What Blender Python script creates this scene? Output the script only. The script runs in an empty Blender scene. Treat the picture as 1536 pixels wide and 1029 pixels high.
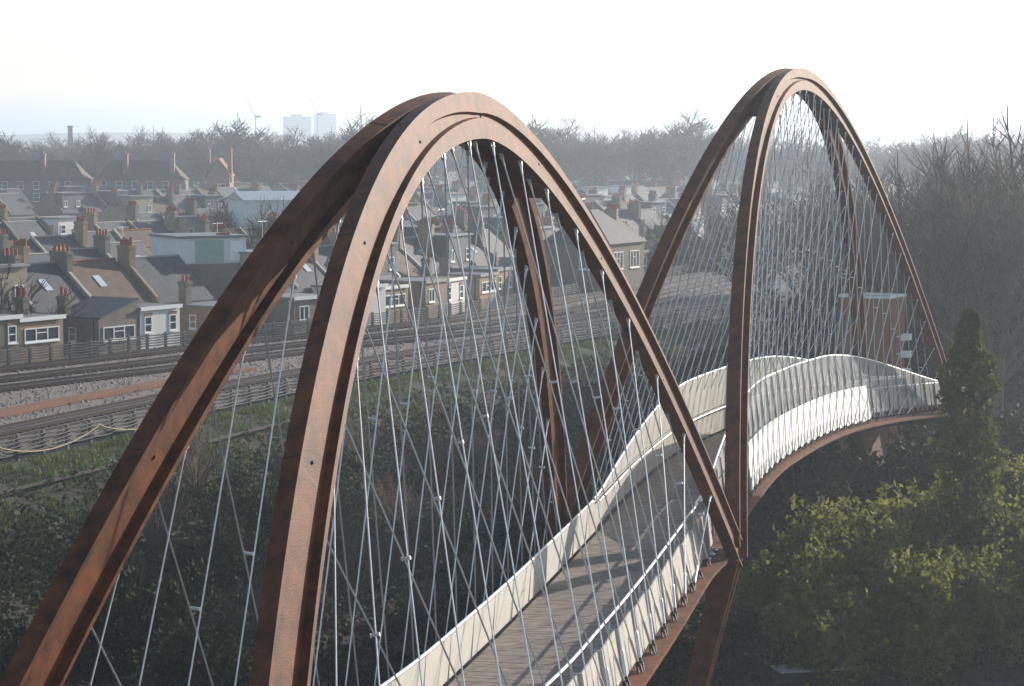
import bpy, math, random
import numpy as np
from mathutils import Vector, Matrix, Quaternion
R = math.radians
rng = random.Random(7)
nrg = np.random.default_rng(11)
S = bpy.context.scene
C = S.collection

# ------------------------------------------------------------------ camera, sky, sun, exposure
HC = 22.0
FPX, HORY = 3580.0, 205.0
cam = bpy.data.cameras.new('camera'); cam_o = bpy.data.objects.new('camera', cam); C.objects.link(cam_o)
cam.sensor_width = 36.0; cam.lens = 36.0 * FPX / 1536.0; cam.clip_start = 0.5; cam.clip_end = 30000
PITCH = math.atan((514.5 - HORY) / FPX)
cam_o.location = (0, 0, HC); cam_o.rotation_euler = (R(90) - PITCH, 0, 0)
S.camera = cam_o
SUN_AZ, SUN_EL = R(42), R(18)          # azimuth to the right of +Y
w = bpy.data.worlds.new('World'); S.world = w; w.use_nodes = True
nt = w.node_tree
bg = nt.nodes['Background']; bg.inputs['Strength'].default_value = 0.12
sk = nt.nodes.new('ShaderNodeTexSky'); sk.sky_type = 'NISHITA'; sk.sun_disc = False
sk.sun_elevation = SUN_EL; sk.sun_rotation = SUN_AZ; sk.altitude = 20
sk.air_density = 1.0; sk.dust_density = 0.65; sk.ozone_density = 1.0
nt.links.new(sk.outputs[0], bg.inputs['Color'])
sun = bpy.data.lights.new('sun', 'SUN'); sun.energy = 5.0; sun.angle = R(0.53); sun.color = (1.0, 0.9, 0.78)
sun_o = bpy.data.objects.new('sun', sun); C.objects.link(sun_o)
sdir = Vector((math.sin(SUN_AZ) * math.cos(SUN_EL), math.cos(SUN_AZ) * math.cos(SUN_EL), math.sin(SUN_EL)))
sun_o.rotation_euler = (-sdir).to_track_quat('-Z', 'Y').to_euler()
S.view_settings.view_transform = 'Standard'; S.view_settings.look = 'None'
S.view_settings.gamma = 1.0; S.view_settings.use_curve_mapping = False
S.view_settings.exposure = 0.76

# ------------------------------------------------------------------ helpers
def px(p):
    x, y, z = p[0], p[1], p[2] - HC
    d = y * math.cos(PITCH) - z * math.sin(PITCH); u = y * math.sin(PITCH) + z * math.cos(PITCH)
    return 768 + FPX * x / d, 514.5 - FPX * u / d
MATS = {}
def mat(name, col, rough=0.8, metal=0.0, var=0.25, scale=3.0, bump=0.0, bscale=None, col2=None, kind='noise', alpha=1.0, trans=0.0, spec=0.3, stretch=(1, 1, 1), rand=0.0):
    if name in MATS: return MATS[name]
    m = bpy.data.materials.new(name); m.use_nodes = True; MATS[name] = m
    t = m.node_tree; b = t.nodes['Principled BSDF']
    b.inputs['Roughness'].default_value = rough; b.inputs['Metallic'].default_value = metal
    b.inputs['Specular IOR Level'].default_value = spec
    tc = t.nodes.new('ShaderNodeTexCoord'); mp = t.nodes.new('ShaderNodeMapping'); mp.inputs['Scale'].default_value = stretch
    t.links.new(tc.outputs['Object'], mp.inputs[0])
    n = t.nodes.new('ShaderNodeTexNoise'); n.inputs['Scale'].default_value = scale; n.inputs['Detail'].default_value = 6
    n.inputs['Roughness'].default_value = 0.65
    t.links.new(mp.outputs[0], n.inputs['Vector'])
    r = t.nodes.new('ShaderNodeValToRGB')
    c2 = col2 if col2 else tuple(min(1, c * (1 + var)) for c in col)
    c1 = tuple(c * (1 - var) for c in col) if not col2 else col
    r.color_ramp.elements[0].position = 0.3; r.color_ramp.elements[1].position = 0.72
    r.color_ramp.elements[0].color = (*c1, 1); r.color_ramp.elements[1].color = (*c2, 1)
    t.links.new(n.outputs['Fac'], r.inputs[0])
    out = r.outputs[0]
    if kind == 'brick':
        bk = t.nodes.new('ShaderNodeTexBrick'); bk.inputs['Scale'].default_value = 1.0
        bk.inputs['Brick Width'].default_value = 0.23; bk.inputs['Row Height'].default_value = 0.075; bk.inputs['Mortar Size'].default_value = 0.009
        cmb = t.nodes.new('ShaderNodeCombineXYZ'); sp = t.nodes.new('ShaderNodeSeparateXYZ'); ad = t.nodes.new('ShaderNodeMath')
        t.links.new(tc.outputs['Object'], sp.inputs[0]); t.links.new(sp.outputs[0], ad.inputs[0]); t.links.new(sp.outputs[1], ad.inputs[1])
        t.links.new(ad.outputs[0], cmb.inputs[0]); t.links.new(sp.outputs[2], cmb.inputs[1]); t.links.new(cmb.outputs[0], bk.inputs['Vector'])
        t.links.new(out, bk.inputs['Color1'])
        mx = t.nodes.new('ShaderNodeMixRGB'); mx.blend_type = 'MULTIPLY'; mx.inputs[0].default_value = 1; mx.inputs[2].default_value = (0.72, 0.7, 0.68, 1)
        t.links.new(out, mx.inputs[1]); t.links.new(mx.outputs[0], bk.inputs['Color2']); bk.inputs['Mortar'].default_value = (0.3, 0.28, 0.25, 1)
        out = bk.outputs['Color']
    if kind in ('slate', 'tile'):
        bk = t.nodes.new('ShaderNodeTexBrick'); bk.inputs['Scale'].default_value = 1.0
        bk.inputs['Brick Width'].default_value = 0.3; bk.inputs['Row Height'].default_value = 0.2; bk.inputs['Mortar Size'].default_value = 0.012
        t.links.new(tc.outputs['Object'], bk.inputs['Vector']); t.links.new(out, bk.inputs['Color1'])
        mx = t.nodes.new('ShaderNodeMixRGB'); mx.blend_type = 'MULTIPLY'; mx.inputs[0].default_value = 1; mx.inputs[2].default_value = (0.75, 0.75, 0.78, 1)
        t.links.new(out, mx.inputs[1]); t.links.new(mx.outputs[0], bk.inputs['Color2']); bk.inputs['Mortar'].default_value = (col[0] * .45, col[1] * .45, col[2] * .45, 1)
        out = bk.outputs['Color']
    if rand > 0:
        oi = t.nodes.new('ShaderNodeObjectInfo'); hs = t.nodes.new('ShaderNodeHueSaturation'); mr = t.nodes.new('ShaderNodeMapRange')
        mr.inputs[3].default_value = 1 - rand; mr.inputs[4].default_value = 1 + rand
        t.links.new(oi.outputs['Random'], mr.inputs[0]); t.links.new(mr.outputs[0], hs.inputs['Value']); t.links.new(out, hs.inputs['Color']); out = hs.outputs[0]
    t.links.new(out, b.inputs['Base Color'])
    if bump > 0:
        bn = t.nodes.new('ShaderNodeBump'); bn.inputs['Strength'].default_value = bump; bn.inputs['Distance'].default_value = 0.02
        n2 = t.nodes.new('ShaderNodeTexNoise'); n2.inputs['Scale'].default_value = bscale or scale * 6; n2.inputs['Detail'].default_value = 4
        t.links.new(tc.outputs['Object'], n2.inputs['Vector']); t.links.new(n2.outputs['Fac'], bn.inputs['Height']); t.links.new(bn.outputs[0], b.inputs['Normal'])
    if alpha < 1: b.inputs['Alpha'].default_value = alpha
    if trans > 0:      # leaf-like translucency
        tr = t.nodes.new('ShaderNodeBsdfTranslucent'); mxs = t.nodes.new('ShaderNodeMixShader'); mxs.inputs[0].default_value = trans
        t.links.new(out, tr.inputs[0]); t.links.new(b.outputs[0], mxs.inputs[1]); t.links.new(tr.outputs[0], mxs.inputs[2])
        t.links.new(mxs.outputs[0], t.nodes['Material Output'].inputs[0])
    return m

class MB:
    def __init__(s): s.v = []; s.f = []
    def add(s, vs, fs):
        o = len(s.v); s.v += [tuple(p) for p in vs]; s.f += [tuple(i + o for i in f) for f in fs]; return s
    def box(s, x0, x1, y0, y1, z0, z1):
        return s.add([(x0, y0, z0), (x1, y0, z0), (x1, y1, z0), (x0, y1, z0), (x0, y0, z1), (x1, y0, z1), (x1, y1, z1), (x0, y1, z1)],
                     [(0, 3, 2, 1), (4, 5, 6, 7), (0, 1, 5, 4), (1, 2, 6, 5), (2, 3, 7, 6), (3, 0, 4, 7)])
    def hexa(s, p): # 8 points bottom 4 ccw, top 4 ccw
        return s.add(p, [(0, 3, 2, 1), (4, 5, 6, 7), (0, 1, 5, 4), (1, 2, 6, 5), (2, 3, 7, 6), (3, 0, 4, 7)])
    def tube(s, pts, rad, n=6, cap=True):
        pts = [Vector(p) for p in pts]; k = len(pts); rings = []
        if not hasattr(rad, '__len__'): rad = [rad] * k
        up = None
        for i, p in enumerate(pts):
            t = (pts[min(i + 1, k - 1)] - pts[max(i - 1, 0)]); t.normalize()
            if up is None: up = t.orthogonal().normalized()
            else: up = (up - t * up.dot(t)); up = up.normalized() if up.length > 1e-6 else t.orthogonal().normalized()
            b = t.cross(up)
            rings.append([p + (up * math.cos(a) + b * math.sin(a)) * rad[i] for a in [2 * math.pi * j / n for j in range(n)]])
        vs = [q for r in rings for q in r]; fs = []
        for i in range(k - 1):
            for j in range(n):
                fs.append((i * n + j, i * n + (j + 1) % n, (i + 1) * n + (j + 1) % n, (i + 1) * n + j))
        if cap: fs.append(tuple(range(n))[::-1]); fs.append(tuple((k - 1) * n + j for j in range(n)))
        return s.add(vs, fs)
    def sweep(s, rings, cap=True):
        n = len(rings[0]); vs = [q for r in rings for q in r]; fs = []
        for i in range(len(rings) - 1):
            for j in range(n):
                fs.append((i * n + j, (i + 1) * n + j, (i + 1) * n + (j + 1) % n, i * n + (j + 1) % n))
        if cap: fs.append(tuple(range(n))); fs.append(tuple((len(rings) - 1) * n + j for j in range(n))[::-1])
        return s.add(vs, fs)
    def mesh(s, name):
        me = bpy.data.meshes.new(name); me.from_pydata(s.v, [], s.f); me.update(); return me
    def build(s, name, m, parent=None, smooth=False):
        return link(name, s.mesh(name), m, parent, smooth)
def link(name, me, m=None, parent=None, smooth=False, loc=None):
    o = bpy.data.objects.new(name, me)
    if m is not None and me is not None and not me.materials: me.materials.append(m)
    if smooth: me.polygons.foreach_set('use_smooth', [True] * len(me.polygons))
    C.objects.link(o)
    if loc is not None: o.location = loc
    if parent is not None: o.parent = parent
    return o
def wparent(o, p):   # keep world coordinates of the mesh under a translated Empty
    o.parent = p
    q = p; T = Matrix.Identity(4)
    chain = []
    while q is not None: chain.append(q); q = q.parent
    if p.parent is None: o.matrix_parent_inverse = Matrix.Translation(-Vector(p.location))
    return o
def tag(o, label=None, cat=None, group=None, kind=None):
    if label: o['label'] = label
    if cat: o['category'] = cat
    if group: o['group'] = group
    if kind: o['kind'] = kind
    return o
def empty(name, loc=(0, 0, 0), rz=0.0):
    o = bpy.data.objects.new(name, None); o.empty_display_size = 0.5; C.objects.link(o); o.location = loc; o.rotation_euler = (0, 0, rz); return o
def copy_tree(o, parent=None):
    c = o.copy(); C.objects.link(c); c.parent = parent
    for ch in o.children: copy_tree(ch, c)
    return c
def np_mesh(name, V, faces):     # faces: (n,k) array
    me = bpy.data.meshes.new(name); n, k = faces.shape
    me.vertices.add(len(V)); me.vertices.foreach_set('co', np.asarray(V, np.float32).ravel())
    me.loops.add(n * k); me.loops.foreach_set('vertex_index', faces.astype(np.int32).ravel())
    me.polygons.add(n); me.polygons.foreach_set('loop_start', np.arange(0, n * k, k, dtype=np.int32)); me.polygons.foreach_set('loop_total', np.full(n, k, np.int32))
    me.update(calc_edges=True); return me
def leaf_mesh(name, P, size, jitter=0.5, aspect=0.6):
    n = len(P); a = nrg.normal(size=(n, 3)); a /= np.linalg.norm(a, axis=1)[:, None]
    b = nrg.normal(size=(n, 3)); b -= a * (a * b).sum(1)[:, None]; b /= np.linalg.norm(b, axis=1)[:, None]
    s = (size * (1 + jitter * (nrg.random(n) * 2 - 1)))[:, None] * 0.5
    nn = np.cross(a, b)
    V = np.stack([P - a * s, P + b * s * aspect + nn * s * .25, P + a * s, P - b * s * aspect + nn * s * .25], 1).reshape(-1, 3)
    return np_mesh(name, V, np.arange(4 * n).reshape(n, 4))
def spline(pts, step=0.5):
    P = np.array(pts, float); out = []
    Q = np.vstack([2 * P[0] - P[1], P, 2 * P[-1] - P[-2]])
    for i in range(1, len(Q) - 2):
        n = max(2, int(np.linalg.norm(Q[i + 1] - Q[i]) / step)); t = np.linspace(0, 1, n, endpoint=False)[:, None]
        p0, p1, p2, p3 = Q[i - 1], Q[i], Q[i + 1], Q[i + 2]
        out.append(0.5 * (2 * p1 + (p2 - p0) * t + (2 * p0 - 5 * p1 + 4 * p2 - p3) * t ** 2 + (3 * p1 - p0 - 3 * p2 + p3) * t ** 3))
    out.append(P[-1:]); return np.vstack(out)
class Path:
    def __init__(s, pts, step=0.5):
        s.P = spline(pts, step); d = np.linalg.norm(np.diff(s.P[:, :2], axis=0), axis=1); s.s = np.r_[0, np.cumsum(d)]; s.L = s.s[-1]
    def at(s, q):
        p = np.array([np.interp(q, s.s, s.P[:, k]) for k in range(s.P.shape[1])])
        e = 0.6; a = np.array([np.interp(q - e, s.s, s.P[:, k]) for k in (0, 1)]); b = np.array([np.interp(q + e, s.s, s.P[:, k]) for k in (0, 1)])
        t = (b - a) / (np.linalg.norm(b - a) + 1e-9); return p, t, np.array([t[1], -t[0]])     # point, tangent, right
    def near(s, xy): return s.s[np.argmin(((s.P[:, :2] - np.array(xy)) ** 2).sum(1))]
    def off(s, q, r, z=0.0):
        p, t, rt = s.at(q); b = p[2] if len(p) > 2 else 0.0
        return Vector((p[0] + rt[0] * r, p[1] + rt[1] * r, b + z))

# ------------------------------------------------------------------ materials
corten = mat('weathering_steel', (0.032, 0.013, 0.008), 0.62, 0.0, col2=(0.19, 0.058, 0.017), scale=1.7, bump=0.35, bscale=30, spec=0.14)
corten_d = mat('weld_steel', (0.035, 0.018, 0.012), 0.6)
steel = mat('galvanised_steel', (0.56, 0.57, 0.58), 0.42, 0.7, var=0.12, scale=8)
darkfit = mat('dark_fitting', (0.05, 0.042, 0.04), 0.55, 0.3)
panel_m = mat('pale_panel', (0.50, 0.48, 0.43), 0.6, 0.0, var=0.1, scale=2.5, bump=0.1)
panel_r = mat('pale_mesh_panel', (0.50, 0.48, 0.43), 0.6, 0.0, var=0.14, scale=2.5, alpha=0.7)
white_m = mat('white_panel', (0.8, 0.79, 0.75), 0.5, 0.0, var=0.05, scale=1.5)
screen_m = mat('perforated_screen', (0.24, 0.25, 0.26), 0.6, 0.2, var=0.08, scale=3, alpha=0.62)
fin_m = mat('grey_fin', (0.30, 0.30, 0.305), 0.55, 0.3, var=0.1)
plank_m = mat('deck_planks', (0.19, 0.162, 0.137), 0.75, 0.0, var=0.35, scale=2.2, stretch=(1, 1, 1), bump=0.3)
brick_y = mat('stock_brick', (0.33, 0.205, 0.095), 0.9, var=0.3, scale=0.9, kind='brick', rand=0.12)
brick_d = mat('sooty_brick', (0.15, 0.115, 0.085), 0.9, var=0.35, scale=0.9, kind='brick', rand=0.12)
brick_r = mat('red_brick', (0.30, 0.115, 0.075), 0.9, var=0.25, scale=0.9, kind='brick', rand=0.12)
render_w = mat('white_render', (0.66, 0.65, 0.62), 0.8, var=0.08, scale=0.8)
render_g = mat('grey_tile_hanging', (0.11, 0.11, 0.115), 0.8, var=0.25, scale=1.4)
render_c = mat('cream_render', (0.30, 0.265, 0.21), 0.85, var=0.1, scale=0.8)
slate = mat('slate_roof', (0.075, 0.078, 0.088), 0.7, var=0.3, scale=1.2, kind='slate', rand=0.2)
tile_b = mat('brown_tile_roof', (0.13, 0.088, 0.065), 0.85, var=0.3, scale=1.2, kind='tile', rand=0.2)
tile_r = mat('red_tile_roof', (0.26, 0.095, 0.06), 0.85, var=0.25, scale=1.2, kind='tile', rand=0.15)
felt = mat('flat_roof_felt', (0.17, 0.175, 0.185), 0.65, var=0.25, scale=0.9, rand=0.25)
moss = mat('mossy_roof', (0.07, 0.085, 0.045), 0.9, var=0.3, scale=1.5)
coping = mat('coping_stone', (0.30, 0.285, 0.25), 0.85, var=0.2, scale=2)
pot_m = mat('terracotta', (0.29, 0.095, 0.05), 0.85, var=0.2, scale=3, rand=0.2)
pvc = mat('white_window_frame', (0.78, 0.78, 0.76), 0.45, var=0.03)
glass = mat('window_glass', (0.05, 0.065, 0.075), 0.06, 0.0, var=0.3, scale=1, spec=0.9)
bark = mat('bare_twigs', (0.11, 0.08, 0.058), 0.9, var=0.3, scale=2, rand=0.25)
bark_pale = mat('pale_stems', (0.12, 0.085, 0.06), 0.9, var=0.3, scale=3)
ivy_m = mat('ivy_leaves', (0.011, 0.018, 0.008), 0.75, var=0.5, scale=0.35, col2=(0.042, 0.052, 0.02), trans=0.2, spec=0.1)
hedge_m = mat('hedge_leaves', (0.075, 0.10, 0.022), 0.65, var=0.5, scale=1.6, col2=(0.23, 0.22, 0.055), trans=0.55, spec=0.15)
ever_m = mat('evergreen_leaves', (0.04, 0.055, 0.018), 0.7, col2=(0.12, 0.13, 0.04), scale=1.6, trans=0.45, spec=0.12)
grass_m = mat('grass_blades', (0.06, 0.095, 0.022), 0.7, col2=(0.12, 0.16, 0.045), scale=0.4, trans=0.25)
dry_m = mat('dry_scrub', (0.062, 0.045, 0.027), 0.8, col2=(0.04, 0.05, 0.022), scale=0.25, trans=0.2)
ground_m = mat('rough_ground', (0.022, 0.022, 0.014), 0.95, col2=(0.05, 0.044, 0.028), scale=0.15, bump=0.5, bscale=2)
ballast_m = mat('ballast_stone', (0.075, 0.06, 0.05), 0.95, col2=(0.24, 0.20, 0.175), scale=3.5, bump=1.0, bscale=9)
rail_m = mat('rail_steel', (0.05, 0.036, 0.03), 0.4, 0.5, var=0.3, scale=2)
sleeper_m = mat('sleeper', (0.04, 0.034, 0.03), 0.9, var=0.3)
rust_rail = mat('rusty_new_rails', (0.12, 0.05, 0.032), 0.85, col2=(0.21, 0.09, 0.055), scale=1.0)
post_m = mat('cable_post', (0.12, 0.115, 0.11), 0.85, var=0.3)
cable_m = mat('cable_sheath', (0.05, 0.048, 0.048), 0.6, var=0.3)
timber_m = mat('rust_timber', (0.17, 0.07, 0.036), 0.75, col2=(0.26, 0.115, 0.06), scale=2.0, stretch=(1, 1, 0.15))
concrete = mat('pale_concrete', (0.36, 0.36, 0.34), 0.85, var=0.15)
far_m = mat('far_block', (0.22, 0.22, 0.23), 0.8, var=0.1, scale=0.05)
far_w = mat('far_window_band', (0.07, 0.075, 0.085), 0.3, var=0.1)

# ------------------------------------------------------------------ terrain, railway
FARL = Path([(-75, 118), (-60, 141), (-37.5, 175), (-25.8, 193.4), (-7.9, 219.7), (6.5, 255), (18.6, 287), (48.9, 365.6), (95, 480), (150, 610)], 1.0)
NEARL = Path([(-60, 40), (-42, 85), (-26.5, 123.6), (-11.2, 162), (13.6, 210.4), (43.6, 255), (90, 310), (150, 370), (260, 460)], 1.0)
RZ = 5.25
def sdist(path, X, Y):
    P = path.P; T = np.gradient(P, axis=0); T /= np.linalg.norm(T, axis=1)[:, None]
    Rt = np.c_[T[:, 1], -T[:, 0]]; out = np.empty(X.size)
    xy = np.c_[X.ravel(), Y.ravel()]
    for a in range(0, len(xy), 4000):
        d = xy[a:a + 4000, None, :] - P[None]; k = (d ** 2).sum(2).argmin(1); idx = np.arange(len(k))
        dd = d[idx, k]; sg = np.sign((dd * Rt[k]).sum(1)); out[a:a + 4000] = sg * np.hypot(dd[:, 0], dd[:, 1])
    return out.reshape(X.shape)
def lump(X, Y, s=1.0):
    return (np.sin(X * .9 * s + 1.3 * np.sin(Y * .37 * s)) * np.cos(Y * .7 * s + 1.1 * np.sin(X * .5 * s)) + .5 * np.sin(X * 2.1 * s + Y * 1.7 * s)) * .5
def height(X, Y):
    dF = sdist(FARL, X, Y); dN = sdist(NEARL, X, Y)
    z = np.full(X.shape, RZ - 0.12)
    zn = np.maximum(RZ - .12 - np.maximum(dN - 2.2, 0) * .31, 0.3)
    zf = np.maximum(RZ - .12 - np.maximum(-dF - 1.8, 0) * .8, 1.0)
    z = np.minimum(zn, zf); side = (dN > 2.2)
    # bank that carries the shrubs at the right of the bridge
    z = z + np.where(side, 0.25 * lump(X, Y, .5), 0)
    bank = np.exp(-((X - 30) / 14) ** 2 - ((Y - 112) / 11) ** 2) * 2.2
    return z + np.where(side, bank, 0)
def axis(a, b, fine0, fine1, step):
    xs = list(np.arange(fine0, fine1, step)); st = step
    lo = fine0; L = []
    while lo > a: st *= 1.35; lo -= st; L.append(lo)
    st = step; hi = xs[-1]; Hh = []
    while hi < b: st *= 1.35; hi += st; Hh.append(hi)
    return np.array(L[::-1] + xs + Hh)
gx = axis(-9000, 9000, -85, 130, 2.0); gy = axis(-300, 16000, 20, 420, 2.0)
GX, GY = np.meshgrid(gx, gy); GZ = height(GX, GY)
nx, ny = len(gx), len(gy)
idx = np.arange(nx * ny).reshape(ny, nx)
faces = np.stack([idx[:-1, :-1], idx[:-1, 1:], idx[1:, 1:], idx[1:, :-1]], -1).reshape(-1, 4)
g = link('ground', np_mesh('ground', np.stack([GX, GY, GZ], -1).reshape(-1, 3), faces), ground_m, smooth=True); tag(g, kind='structure')
# ballast bed between the two edges
mb = MB(); n = 200
for i in range(n + 1):
    a = FARL.off(12 + (FARL.L - 30) * i / n, 0.2); 
    q = NEARL.near((a.x + 14, a.y - 8)); b = NEARL.off(q, -0.3)
    mb.v += [(a.x, a.y, RZ), (b.x, b.y, RZ)]
    if i: k = 2 * i; mb.f.append((k - 2, k - 1, k + 1, k))
bal = mb.build('ballast_bed', ballast_m); tag(bal, kind='structure')
def ribbon_track(path, off, s0, s1, label):
    t = empty('railway_track', path.off((s0 + s1) / 2, off, RZ)); tag(t, label, 'railway track', 'railway tracks on the embankment')
    ss = np.arange(s0, s1, 2.5)
    def prof(o0, wd, z0, z1, name, m):
        b = MB(); b.sweep([[path.off(s, off + o0 - wd / 2, RZ + z0), path.off(s, off + o0 - wd / 2, RZ + z1), path.off(s, off + o0 + wd / 2, RZ + z1), path.off(s, off + o0 + wd / 2, RZ + z0)] for s in ss])
        wparent(b.build(name, m), t)
    for o0 in (-.75, .75): prof(o0, .1, .05, .24, 'running_rail', rail_m)
    prof(0.0, .11, .08, .2, 'conductor_rail', rail_m); prof(1.25, .13, .1, .3, 'conductor_rail', rail_m)
    b = MB()
    for s in np.arange(s0, s1, .75):
        p0 = path.off(s, off - 1.3); p1 = path.off(s, off + 1.3); p2 = path.off(s + .25, off + 1.3); p3 = path.off(s + .25, off - 1.3)
        b.hexa([(p.x, p.y, RZ - .05) for p in (p0, p1, p2, p3)] + [(p.x, p.y, RZ + .06) for p in (p0, p1, p2, p3)])
    o = wparent(b.build('sleepers', sleeper_m), t); o['kind'] = 'stuff'
ribbon_track(FARL, 3.2, 20, 430, 'railway track nearest the houses, beside the far cable posts')
ribbon_track(FARL, 8.2, 20, 420, 'railway track just before the pile of rusty rails, second from the houses')
ribbon_track(FARL, 12.6, 20, 400, 'railway track in the middle of the ballast, third from the houses')
ribbon_track(NEARL, -6.4, 45, 330, 'railway track on the valley side of the rusty rail pile')
ribbon_track(NEARL, -3.2, 45, 330, 'railway track closest to the grassy bank and near cable posts')
n = 90000; X = nrg.uniform(-60, 70, n); Y = nrg.uniform(95, 330, n); ok = (sdist(FARL, X, Y) > .4) & (sdist(NEARL, X, Y) < -.4); X, Y = X[ok], Y[ok]; n = len(X)
b0 = np.c_[X, Y, np.full(n, RZ + .01)]; r_ = (.06 + .09 * nrg.random(n))[:, None]; a = nrg.random(n) * 6.283
V = np.stack([b0 + r_ * np.c_[np.cos(a + q), np.sin(a + q), np.zeros(n)] for q in (0, 2.1, 4.2)] + [b0 + np.c_[nrg.normal(size=(n, 2)) * .02, .05 + .12 * nrg.random(n)]], 1).reshape(-1, 3)
k4 = 4 * np.arange(n)[:, None]; fc = np.stack([k4 + np.array(q) for q in ((0, 1, 3), (1, 2, 3), (2, 0, 3))], 1).reshape(-1, 3)
tag(link('ballast_stones', np_mesh('ballast_stones', V, fc), mat('ballast_chip', (.09, .075, .065), .95, col2=(.34, .29, .26), scale=1.3)), 'loose ballast stones between the railway tracks', 'ballast', kind='stuff')
# pile of rusty rails
t = empty('rail_pile', NEARL.off(110, -11.3, RZ)); tag(t, 'long pile of rusty orange rails lying on the ballast between the tracks', 'rail pile')
for k in range(5):
    s0, s1 = 86 + k * .6, 132 + k * 1.5; o0 = -11.6 + k * .3
    b = MB(); b.sweep([[NEARL.off(s, o0, RZ + .03), NEARL.off(s, o0, RZ + .26), NEARL.off(s, o0 + .2, RZ + .26), NEARL.off(s, o0 + .2, RZ + .03)] for s in np.arange(s0, s1, 3.0)])
    wparent(b.build('rail', rust_rail), t)
b = MB(); b.box(-.12, .12, -.9, .9, 0, .2); pm = b.mesh('bearer')
for s in (87.5, 100, 114, 128):
    o = link('bearer', pm, sleeper_m); p = NEARL.off(s, -10.9, RZ - .17); o.location = p; wparent(o, t)
# cable post runs
pmesh = MB(); pmesh.box(-.09, .09, -.09, .09, -.6, 1.25)
for z in (.25, .45, .65, .85, 1.05): pmesh.box(-.05, .05, -.26, .26, z - .03, z + .0)
pmesh = pmesh.mesh('post')
def cable_run(path, off, s0, s1, step, label, zb):
    t = empty('cable_post_run', path.off((s0 + s1) / 2, off, zb)); tag(t, label, 'cable fence', 'trackside cable post runs')
    for s in np.arange(s0, s1, step):
        o = link('post', pmesh, post_m); p, tt, rt = path.at(s); o.location = path.off(s, off, zb); o.rotation_euler = (0, 0, math.atan2(tt[1], tt[0])); wparent(o, t)
    for z in (.25, .45, .65, .85, 1.05):
        for sd in (-.2, .2):
            pts = []
            for s in np.arange(s0, s1, step / 2):
                sag = -.05 if (round((s - s0) / (step / 2)) % 2) else 0
                pts.append(path.off(s, off + sd + rng.uniform(-.03, .03), zb + z + .05 + sag))
            wparent(MB().tube(pts, .032, 5).build('cable', cable_m), t)
cable_run(FARL, 0.6, 22, 330, 2.2, 'run of dark cable posts along the far edge of the railway before the houses', RZ)
cable_run(NEARL, 0.6, 52, 300, 2.4, 'run of grey cable posts along the near edge of the railway above the grass', RZ)
# loose drooping cable and a toe pipe below the near posts
pts = []
for s in np.arange(78, 108, .5): pts.append(NEARL.off(s, .95, RZ + .95 - .75 * abs(math.sin((s - 78) / 10 * math.pi)) ** .8))
tag(MB().tube(pts, .04, 5).build('slack_cable', mat('buff_cable', (.33, .26, .18), .7)), 'slack buff cable drooping along the near cable posts', 'cable')
pts = [NEARL.off(s, 4.6, RZ - .55) for s in np.arange(60, 118, 2)]
tag(MB().tube(pts, .12, 6).build('toe_pipe', sleeper_m), 'dark pipe running through the grass below the near cable posts', 'pipe')

# ------------------------------------------------------------------ footbridge
BP = Path([(-19, 20, 7.8), (-12.4, 29, 7.8), (-7.4, 38, 7.8), (-3.5, 47.5, 7.8), (-.95, 56, 7.8), (.7, 63.3, 7.8), (2.4, 71.6, 7.8), (4.75, 83.7, 7.85), (6.9, 94, 8.1), (9.7, 105, 8.2), (14.9, 120, 7.85), (22.3, 133.9, 7.05), (31, 145, 6.2), (40, 153, 5.6)], .4)
sN1, sN2, sN3 = BP.near((-7.4, 38)), BP.near((4.75, 83.7)), BP.near((22.3, 133.9))
s_lo, s_hi = 6.0, sN3 + 5
bridge = empty('footbridge', (4.75, 83.7, 0.3))
tag(bridge, 'curving footbridge with two pairs of rust brown steel arches and timber deck', 'bridge')
def bpart(mbld, name, m, parent=None, smooth=False):
    o = mbld.build(name, m, None, smooth); wparent(o, parent or bridge); return o
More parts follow.
